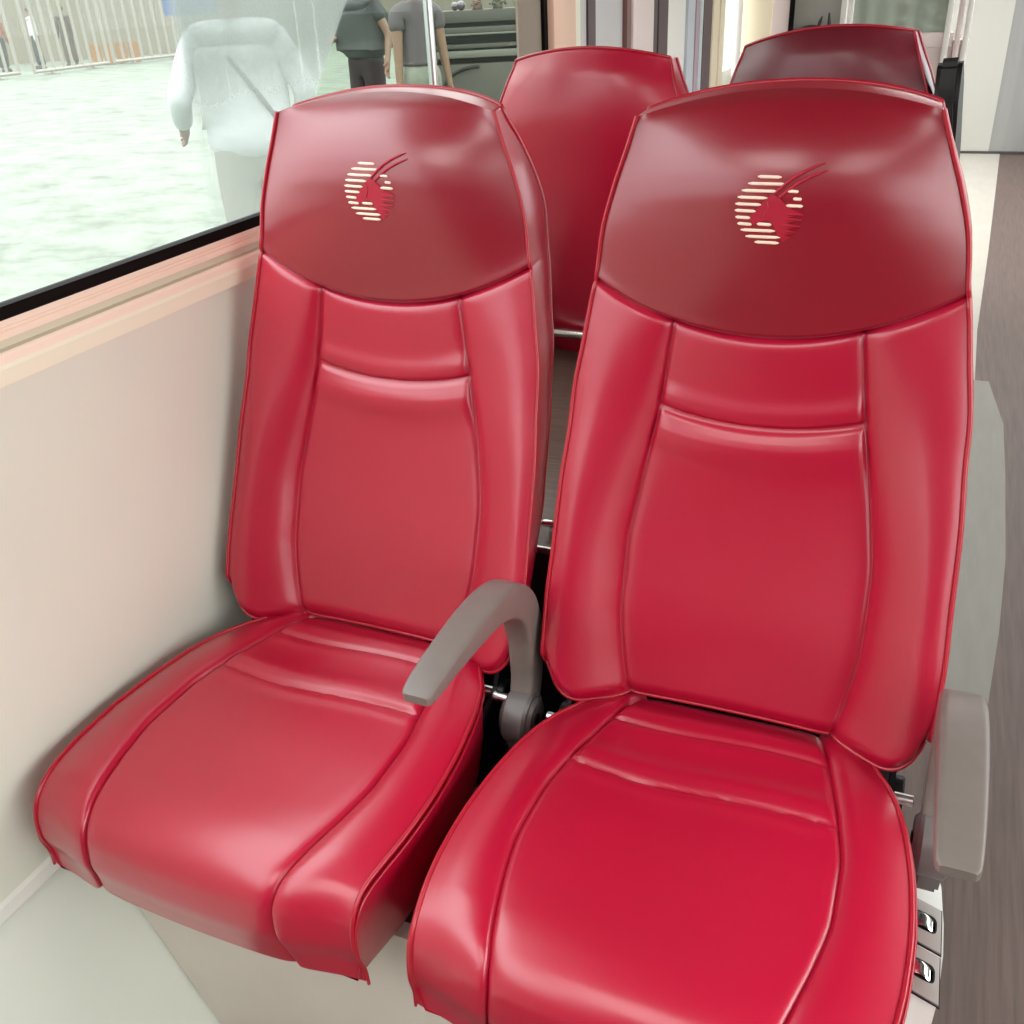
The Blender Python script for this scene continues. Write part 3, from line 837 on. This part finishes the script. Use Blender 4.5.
# far end
S(box('wall_end', (WX - .03, 7.6, FZ), (.93, 7.65, 1.8), M['mint']))
S(box('wall_end_grey', (.93, 7.6, FZ), (2.15, 7.65, 1.8), M['endgrey']))
S(box('baseboard_end', (.45, 7.585, FZ), (2.1, 7.60, FZ + .02), M['darkline']))
S(box('wall_back', (-.34, -2.55, FZ), (2.15, -2.5, 1.8), M['backwall']))
S(box('ceiling', (-.34, -2.55, 1.75), (2.15, 7.65, 1.80), M['ceil']))
# right side wall with its windows
S(box('wall_right', (2.10, -2.5, FZ), (2.15, 7.6, .45), M['wall']))
S(box('wall_right_upper', (2.10, -2.5, 1.50), (2.15, 7.6, 1.8), M['wall']))
for k, y in enumerate((-2.5, -.95, .7, 2.4, 4.2, 7.1)): S(box('trim_%d' % (20 + k), (2.09, y, .45), (2.15, y + .1, 1.5), M['cream']))
for k, (a, b) in enumerate(((-2.4, -.95), (-.85, .7), (.8, 2.4), (2.5, 4.2), (4.3, 7.1))): S(box('window_%d' % (4 + k), (2.12, a, .45), (2.124, b, 1.5), M['glass']))

# ------------------------------------------------------------------ outdoors
gr = box('ground', (-60, -40, GZ - .1), (60, 80, GZ), M['ground']); S(gr)
def skin_mesh(name, verts, edges, radii, m_, parent=None, root=0, sub=2):
    me = bpy.data.meshes.new(name + '_cage'); me.from_pydata(verts, edges, []); me.update()
    o = bpy.data.objects.new(name + '_cage', me); COL.objects.link(o)
    md = o.modifiers.new('s', 'SKIN'); md.use_smooth_shade = True
    for i, d in enumerate(me.skin_vertices[0].data):
        r = radii[i]; d.radius = (r, r) if not isinstance(r, tuple) else r; d.use_root = (i == root)
    ss = o.modifiers.new('d', 'SUBSURF'); ss.levels = sub; ss.render_levels = sub
    dg = bpy.context.evaluated_depsgraph_get(); dg.update()
    m2 = bpy.data.meshes.new_from_object(o.evaluated_get(dg)); m2.name = name
    bpy.data.objects.remove(o); bpy.data.meshes.remove(me)
    return link(name, m2, m_, parent)

def person(loc, rz, label, top, bottom, h=1.72, stride=.12, arms=((.30, .02, .78), (-.30, .02, .78)), sleeve=1.0, lean=0.0, loose=1.0, long=.86, group=None, fingers=True, hair=True):
    """faces +y in its own frame; arms = hand positions for right(+x) and left(-x)"""
    k = h/1.72
    root = empty('person', loc, rz); tag(root, label, 'person', group)
    P = {}
    P['pel'] = (0, 0, .93); P['wai'] = (0, lean*.25, 1.08); P['che'] = (0, lean*.7, 1.30); P['nk'] = (0, lean, 1.46); P['nk2'] = (0, lean + .01, 1.53); P['hd'] = (0, lean + .02, 1.61); P['tp'] = (0, lean + .015, 1.68)
    vs, es, rd, idx = [], [], [], {}
    def V(n, p, r, par=None):
        idx[n] = len(vs); vs.append(tuple(c*k for c in p)); rd.append(tuple(x*k for x in r) if isinstance(r, tuple) else r*k)
        if par: es.append((idx[par], idx[n]))
    V('pel', P['pel'], (.15, .11)); V('wai', P['wai'], (.13, .095), 'pel'); V('che', P['che'], (.155, .105), 'wai'); V('nk', P['nk'], .06, 'che')
    V('nk2', P['nk2'], .052, 'nk'); V('hd', P['hd'], (.075, .092), 'nk2'); V('tp', P['tp'], (.065, .08), 'hd')
    V('nose', (0, lean + .115, 1.60), .014, 'hd')
    for s, hand in ((1, arms[0]), (-1, arms[1])):
        t = 'R' if s > 0 else 'L'
        sh = Vector((s*.175, lean*.9, 1.40)); hd = Vector(hand)
        d = hd - sh; mid = (sh + hd)/2; Lh = d.length; want = .56
        off = math.sqrt(max((want/2)**2 - (Lh/2)**2, 0)); bend = Vector((s*.35, -1, -.1)); bend = (bend - d.normalized()*bend.dot(d.normalized())).normalized()
        el = mid + bend*off
        V('sh'+t, sh, .058, 'che'); V('el'+t, el, .042, 'sh'+t); V('wr'+t, hd, .028, 'el'+t)
        dn = (hd - el).normalized(); pal = hd + dn*.055
        V('pa'+t, pal, (.030, .018), 'wr'+t)
        if fingers:
            sd = Vector((0, 1, 0)); sd = (sd - dn*sd.dot(dn)).normalized(); cu = dn.cross(sd)*s
            for q, (o_, ln) in enumerate(((-.024, .062), (-.008, .072), (.009, .068), (.025, .055))):
                a = pal + sd*o_ + dn*.03; b = a + dn*ln*.55 + cu*.006; c = b + dn*ln*.4 + cu*.018
                V('f%d' % q + t, a, .010, 'pa'+t); V('g%d' % q + t, b, .009, 'f%d' % q + t); V('h%d' % q + t, c, .007, 'g%d' % q + t)
            a = hd + dn*.02 + sd*.03; b = a + sd*.022 + dn*.025; V('t0'+t, a, .011, 'wr'+t); V('t1'+t, b, .009, 't0'+t)
        st = stride*s
        V('hip'+t, (s*.095, 0, .86), .092, 'pel'); V('kn'+t, (s*.10, st*.5 + .02, .48), .060, 'hip'+t); V('an'+t, (s*.105, st - .02, .085), .040, 'kn'+t); V('to'+t, (s*.115, st + .13, .035), (.042, .032), 'an'+t)
    body = skin_mesh('body', vs, es, rd, M['skin'], root)
    # shirt
    A, E_, Rr = [], [], []
    def W(p, r, par=None):
        A.append(tuple(c*k for c in p)); Rr.append(tuple(x*k for x in r) if isinstance(r, tuple) else r*k)
        if par is not None: E_.append((par, len(A) - 1))
        return len(A) - 1
    L_ = loose
    a0 = W((0, lean*.5, 1.22), (.185*L_, .135*L_)); a1 = W((0, lean*.85, 1.40), (.165, .115), a0); a2 = W((0, lean, 1.485), .072, a1)
    b1 = W((0, .0, 1.03), (.185*L_, .138*L_), a0); b2 = W((0, 0, long), (.200*L_, .150*L_), b1)
    for t, s in (('R', 1), ('L', -1)):
        sh, el, wr = [Vector(vs[idx[n+t]])/k for n in ('sh', 'el', 'wr')]
        c = W(sh, .082, a1); mid = W(sh.lerp(el, .55), .068, c)
        if sleeve > .6: d_ = W(el, .062, mid); W(el.lerp(wr, min(sleeve, .93)), .050, d_)
    skin_mesh('shirt', A, E_, Rr, top, root)
    A, E_, Rr = [], [], []
    w0 = W((0, 0, 1.06), (.156*max(L_, 1.06)**.7, .120*max(L_, 1.06)**.7)); a0 = W((0, 0, .93), (.176*max(L_, 1.06)**.7, .136*max(L_, 1.06)**.7), w0)
    for t, s in (('R', 1), ('L', -1)):
        hp_, kn, an = [Vector(vs[idx[n+t]])/k for n in ('hip', 'kn', 'an')]
        c = W(hp_ + Vector((0, 0, -.02)), .112*L_**.5, a0); d_ = W(kn, .090*L_**.5, c); W(an + Vector((0, 0, .02)), .078*L_**.5, d_)
    skin_mesh('trousers', A, E_, Rr, bottom, root)
    for t in ('R', 'L'):
        an, to = [Vector(vs[idx[n+t]]) for n in ('an', 'to')]
        bm = bmesh.new(); bmesh.ops.create_uvsphere(bm, u_segments=16, v_segments=10, radius=1)
        c = (an + to)/2
        for v in bm.verts: v.co = Vector((c.x + v.co.x*.052*k, c.y + v.co.y*.135*k, max(v.co.z, -.5)*.075*k + .0375*k))
        sharp(from_bm('shoe', bm, M['shoe'], root, True))
    if hair:
        bm = bmesh.new(); bmesh.ops.create_uvsphere(bm, u_segments=24, v_segments=16, radius=1)
        for v in bm.verts:
            q = v.co.copy(); cut = -.15 if q.y < .3 else .35
            v.co = Vector((q.x*.088, lean + .005 + q.y*.104, 1.625 + max(q.z, cut)*.098))*k
        sharp(from_bm('hair', bm, M['hair'], root, True))
    return root

pa = person((-2.60, 3.40, GZ), .75, 'person in loose white shirt and cream trousers walking away outside behind the fogged glass', M['whitecloth'], M['creamcloth'], 1.80, .14,
       ((.27, .16, .98), (-.30, .20, 1.02)), .95, .06, 1.2, .84)
tube('bag_strap', [(-.13, -.02, 1.45), (-.06, -.11, 1.38), (.05, -.145, 1.22), (.15, -.13, 1.06), (.20, -.07, 1.0)], .012, M['strap'], pa)
pb = person((-5.28, 9.04, GZ), 2.9, 'person in dark grey shirt and charcoal trousers standing outside beyond the wiped glass', M['greycloth'], M['darkcloth'], 1.84, .04,
       ((.22, .20, 1.12), (-.34, .05, .90)), .3, 0, 1.25, .90)
pc = person((-3.74, 7.38, GZ), -2.2, 'person in mauve top and pale patterned trousers standing outside next to the chrome window bar', M['mauvecloth'], M['patterncloth'], 1.80, .03,
       ((.24, .08, .84), (-.24, .06, .84)), .3, 0, .92, .98)
for i, (x, y, m1, m2, lab) in enumerate(((-22.83, 20.93, M['whitecloth'], M['darkcloth'], 'tiny distant person in white top and dark trousers behind the white fence'),
                                    (-22.25, 21.5, M['browncloth'], M['browncloth'], 'tiny distant person in brown clothes next to the orange barriers'),
                                    (-23.45, 20.25, M['orangecloth'], M['darkcloth'], 'tiny distant person in orange top behind the leftmost fence panel'))):
    person((x*1.12, y*1.12, GZ), 2.5 + i, lab, m1, m2, 1.7, .05, fingers=False)

# white steel fence panels
def fence_panel(a, b, h, nb, label):
    a = Vector(a); b = Vector(b); d = b - a; L_ = d.length
    root = empty('fence_panel', (a.x, a.y, GZ), math.atan2(d.y, d.x)); tag(root, label, 'fence', 'white steel fence panels outside')
    bm = bmesh.new(); z0, z1 = .12, h
    add_tube(bm, [(0, 0, z0), (L_, 0, z0), (L_, 0, z1), (0, 0, z1)], .06, 8, closed=True)
    sharp(from_bm('frame', bm, M['fence'], root, True))
    for i in range(1, nb): tube('bar', [(L_*i/nb, 0, z0), (L_*i/nb, 0, z1)], .042, M['fence'], root, 8)
    for x in (L_*.22, L_*.78):
        bm = bmesh.new(); add_box(bm, (x - .04, -.04, .04), (x + .04, .04, .12)); add_box(bm, (x - .05, -.3, 0), (x + .05, .3, .04)); from_bm('foot', bm, M['fence'], root)
    return root
fence_panel((-23.6, 17.6), (-23.25, 20.45), 2.25, 8, 'white barred steel fence panel at the far left edge outside')
fence_panel((-22.98, 20.75), (-23.15, 23.75), 2.3, 8, 'white barred steel fence panel in front of the orange barriers')
fence_panel((-23.25, 24.1), (-22.85, 27.4), 2.5, 9, 'white barred steel fence panel nearest to the white-clad person')
# orange barriers
for i in range(4):
    x, y = -24.35 + .26*i, 24.55 + .27*i
    bm = bmesh.new()
    add_prism(bm, [(-.18, 0), (.18, 0), (.12, .25), (.09, .62), (-.09, .62), (-.12, .25)], 0, -.155, .155)
    bmesh.ops.bevel(bm, geom=list(bm.edges), offset=.02, segments=2, affect='EDGES')
    o = sharp(from_bm('orange_barrier', bm, M['orange'])); o.location = (x, y, GZ); o.rotation_euler = (0, 0, .8)
    tag(o, ['orange plastic road barrier behind the fence, first from the left', 'orange plastic road barrier behind the fence, second from the left',
            'orange plastic road barrier behind the fence, third from the left', 'orange plastic road barrier behind the fence, last on the right'][i], 'barrier', 'orange barriers by the wall')
# building behind
bd = tag(empty('building', (-26, 30, GZ)), 'long plain beige building wall behind the white fence outside', 'building')
o = box('facade', (-9, 0, 0), (22, .4, 7), M['beigewall'], bd); bd.rotation_euler = (0, 0, .80)
o = box('plinth', (-9, -.04, 0), (22, .0, .25), M['beigewall'], bd)
sg = tag(box('blue_board', (-.8, -.03, -.9), (.8, .03, .9), M['blue']), 'blue board seen through the fogged top of the window', 'board'); sg.location = (-19.3, 23.4, 1.45); sg.rotation_euler = (0, 0, .7)

# slatted grey stand to the right of the glazing bar, with flowers on it
stnd = tag(empty('slatted_stand', (-3.62, 8.2, GZ)), 'grey slatted stand with dark gaps outside, right of the chrome window bar', 'stand'); stnd.rotation_euler = (0, 0, .43)
H0 = -GZ
box('lower_panel', (-.7, -.05, 0), (.9, .3, .335 + H0 - .1), M['stand'], stnd, .02)
for z0, z1, y0, m_ in ((.235, .285, .02, 'standdark'), (.285, .345, -.06, 'standlight'), (.345, .365, -.02, 'standdark'), (.365, .40, -.05, 'stand'), (.40, .475, .05, 'standdark'), (.475, .49, -.08, 'standlight'), (.49, .54, -.05, 'stand'), (.54, .58, .04, 'standdark'), (.58, .68, -.02, 'stand')):
    box({'standdark': 'gap', 'standlight': 'edge_rail', 'stand': 'slat'}[m_], (-.7, y0, z0 + H0), (.9, .3, z1 + H0), M[m_], stnd, .004)
bm = bmesh.new(); pts = [(-.28 + .02*0, -.06, .0 + H0)] + [(-.28 + .35*(1 - math.cos(a)), -.06, .02 + H0 + .19*math.sin(a)) for a in [i*PI/24 for i in range(13)]]
add_tube(bm, pts, .014, 8); sharp(from_bm('arch_trim', bm, M['standdark'], stnd, True))
def on_stand(x, y, z): return stnd.matrix_basis @ Vector((x, y, z + H0))
import mathutils
stm = Matrix.Translation((-3.62, 8.2, GZ)) @ Matrix.Rotation(.43, 4, 'Z')
for i, (x, r) in enumerate(((-.13, .035), (-.07, .040))):
    bm = bmesh.new(); bmesh.ops.create_uvsphere(bm, u_segments=20, v_segments=12, radius=r)
    o = from_bm('glass_ball', bm, M['purple'], None, True); o.location = stm @ Vector((x, .02, .68 + H0 + r))
    tag(o, ['shiny purple ball on the stand, left one', 'shiny purple ball on the stand, right one next to the flowers'][i], 'ball', 'purple balls on the stand')
for i, (x, m_, lab) in enumerate(((.08, 'flower', 'dusty pink flower bunch on the stand'), (.27, 'leaf', 'yellow-green leafy bunch on the stand'), (.48, 'flower', 'pale pink flower bunch at the right end of the stand'))):
    bm = bmesh.new()
    for q in range(60):
        a, rr = random.random()*2*PI, random.random()*.09
        c = Vector((rr*math.cos(a), rr*math.sin(a), .03 + random.random()*.12))
        r = bmesh.ops.create_icosphere(bm, subdivisions=1, radius=.010 + random.random()*.012, matrix=Matrix.Translation(c) @ Matrix.Diagonal((1, 1, .6, 1)))
    add_tube(bm, [(0, 0, 0), (0, 0, .06)], [.05, .03], 10)
    o = from_bm('flower_bunch', bm, M[m_], None, True); o.location = stm @ Vector((x, .06, .68 + H0)); tag(o, lab, 'flowers', 'flower bunches on the stand')

# ------------------------------------------------------------------ light
sc.view_settings.view_transform = 'Standard'; sc.view_settings.look = 'None'; sc.view_settings.exposure = .06; sc.view_settings.gamma = 1
w = bpy.data.worlds.new('world'); sc.world = w; w.use_nodes = True
bg = w.node_tree.nodes['Background']; bg.inputs['Color'].default_value = (.94, .98, 1, 1)
# overcast sky: brighter towards the zenith
tcw = w.node_tree.nodes.new('ShaderNodeTexCoord'); sxw = w.node_tree.nodes.new('ShaderNodeSeparateXYZ'); mrw = w.node_tree.nodes.new('ShaderNodeMapRange')
w.node_tree.links.new(tcw.outputs['Generated'], sxw.inputs[0]); w.node_tree.links.new(sxw.outputs['Z'], mrw.inputs['Value'])
mrw.inputs['From Min'].default_value = .05; mrw.inputs['From Max'].default_value = .8; mrw.inputs['To Min'].default_value = 2.6; mrw.inputs['To Max'].default_value = 7.4
w.node_tree.links.new(mrw.outputs[0], bg.inputs['Strength'])
def area(name, loc, rot, sx, sy, power, col=(1, 1, 1)):
    d = bpy.data.lights.new(name, 'AREA'); d.shape = 'RECTANGLE'; d.size = sx; d.size_y = sy; d.energy = power; d.color = col
    o = bpy.data.objects.new(name, d); COL.objects.link(o); o.location = loc; o.rotation_euler = rot
    return o
area('ceiling_lamp', (.15, -1.75, 1.73), (0, 0, 0), .6, 1.4, 14, (1, .96, .92))  # this and the next: unseen lamps added for soft light on the seats
area('ceiling_lamp', (1.25, -1.75, 1.73), (0, 0, 0), .6, 1.4, 11, (1, .96, .92))
area('ceiling_lamp', (.8, 5.0, 1.73), (0, 0, 0), .6, 3.0, 40, (1, .97, .94))  # unseen lamp added to brighten the front of the bus
area('window_light', (2.06, -.1, .98), (0, math.radians(90), 0), .8, 2.4, 13, (1, .96, .92))  # fill lamp added by the right windows for highlights on the bolsters
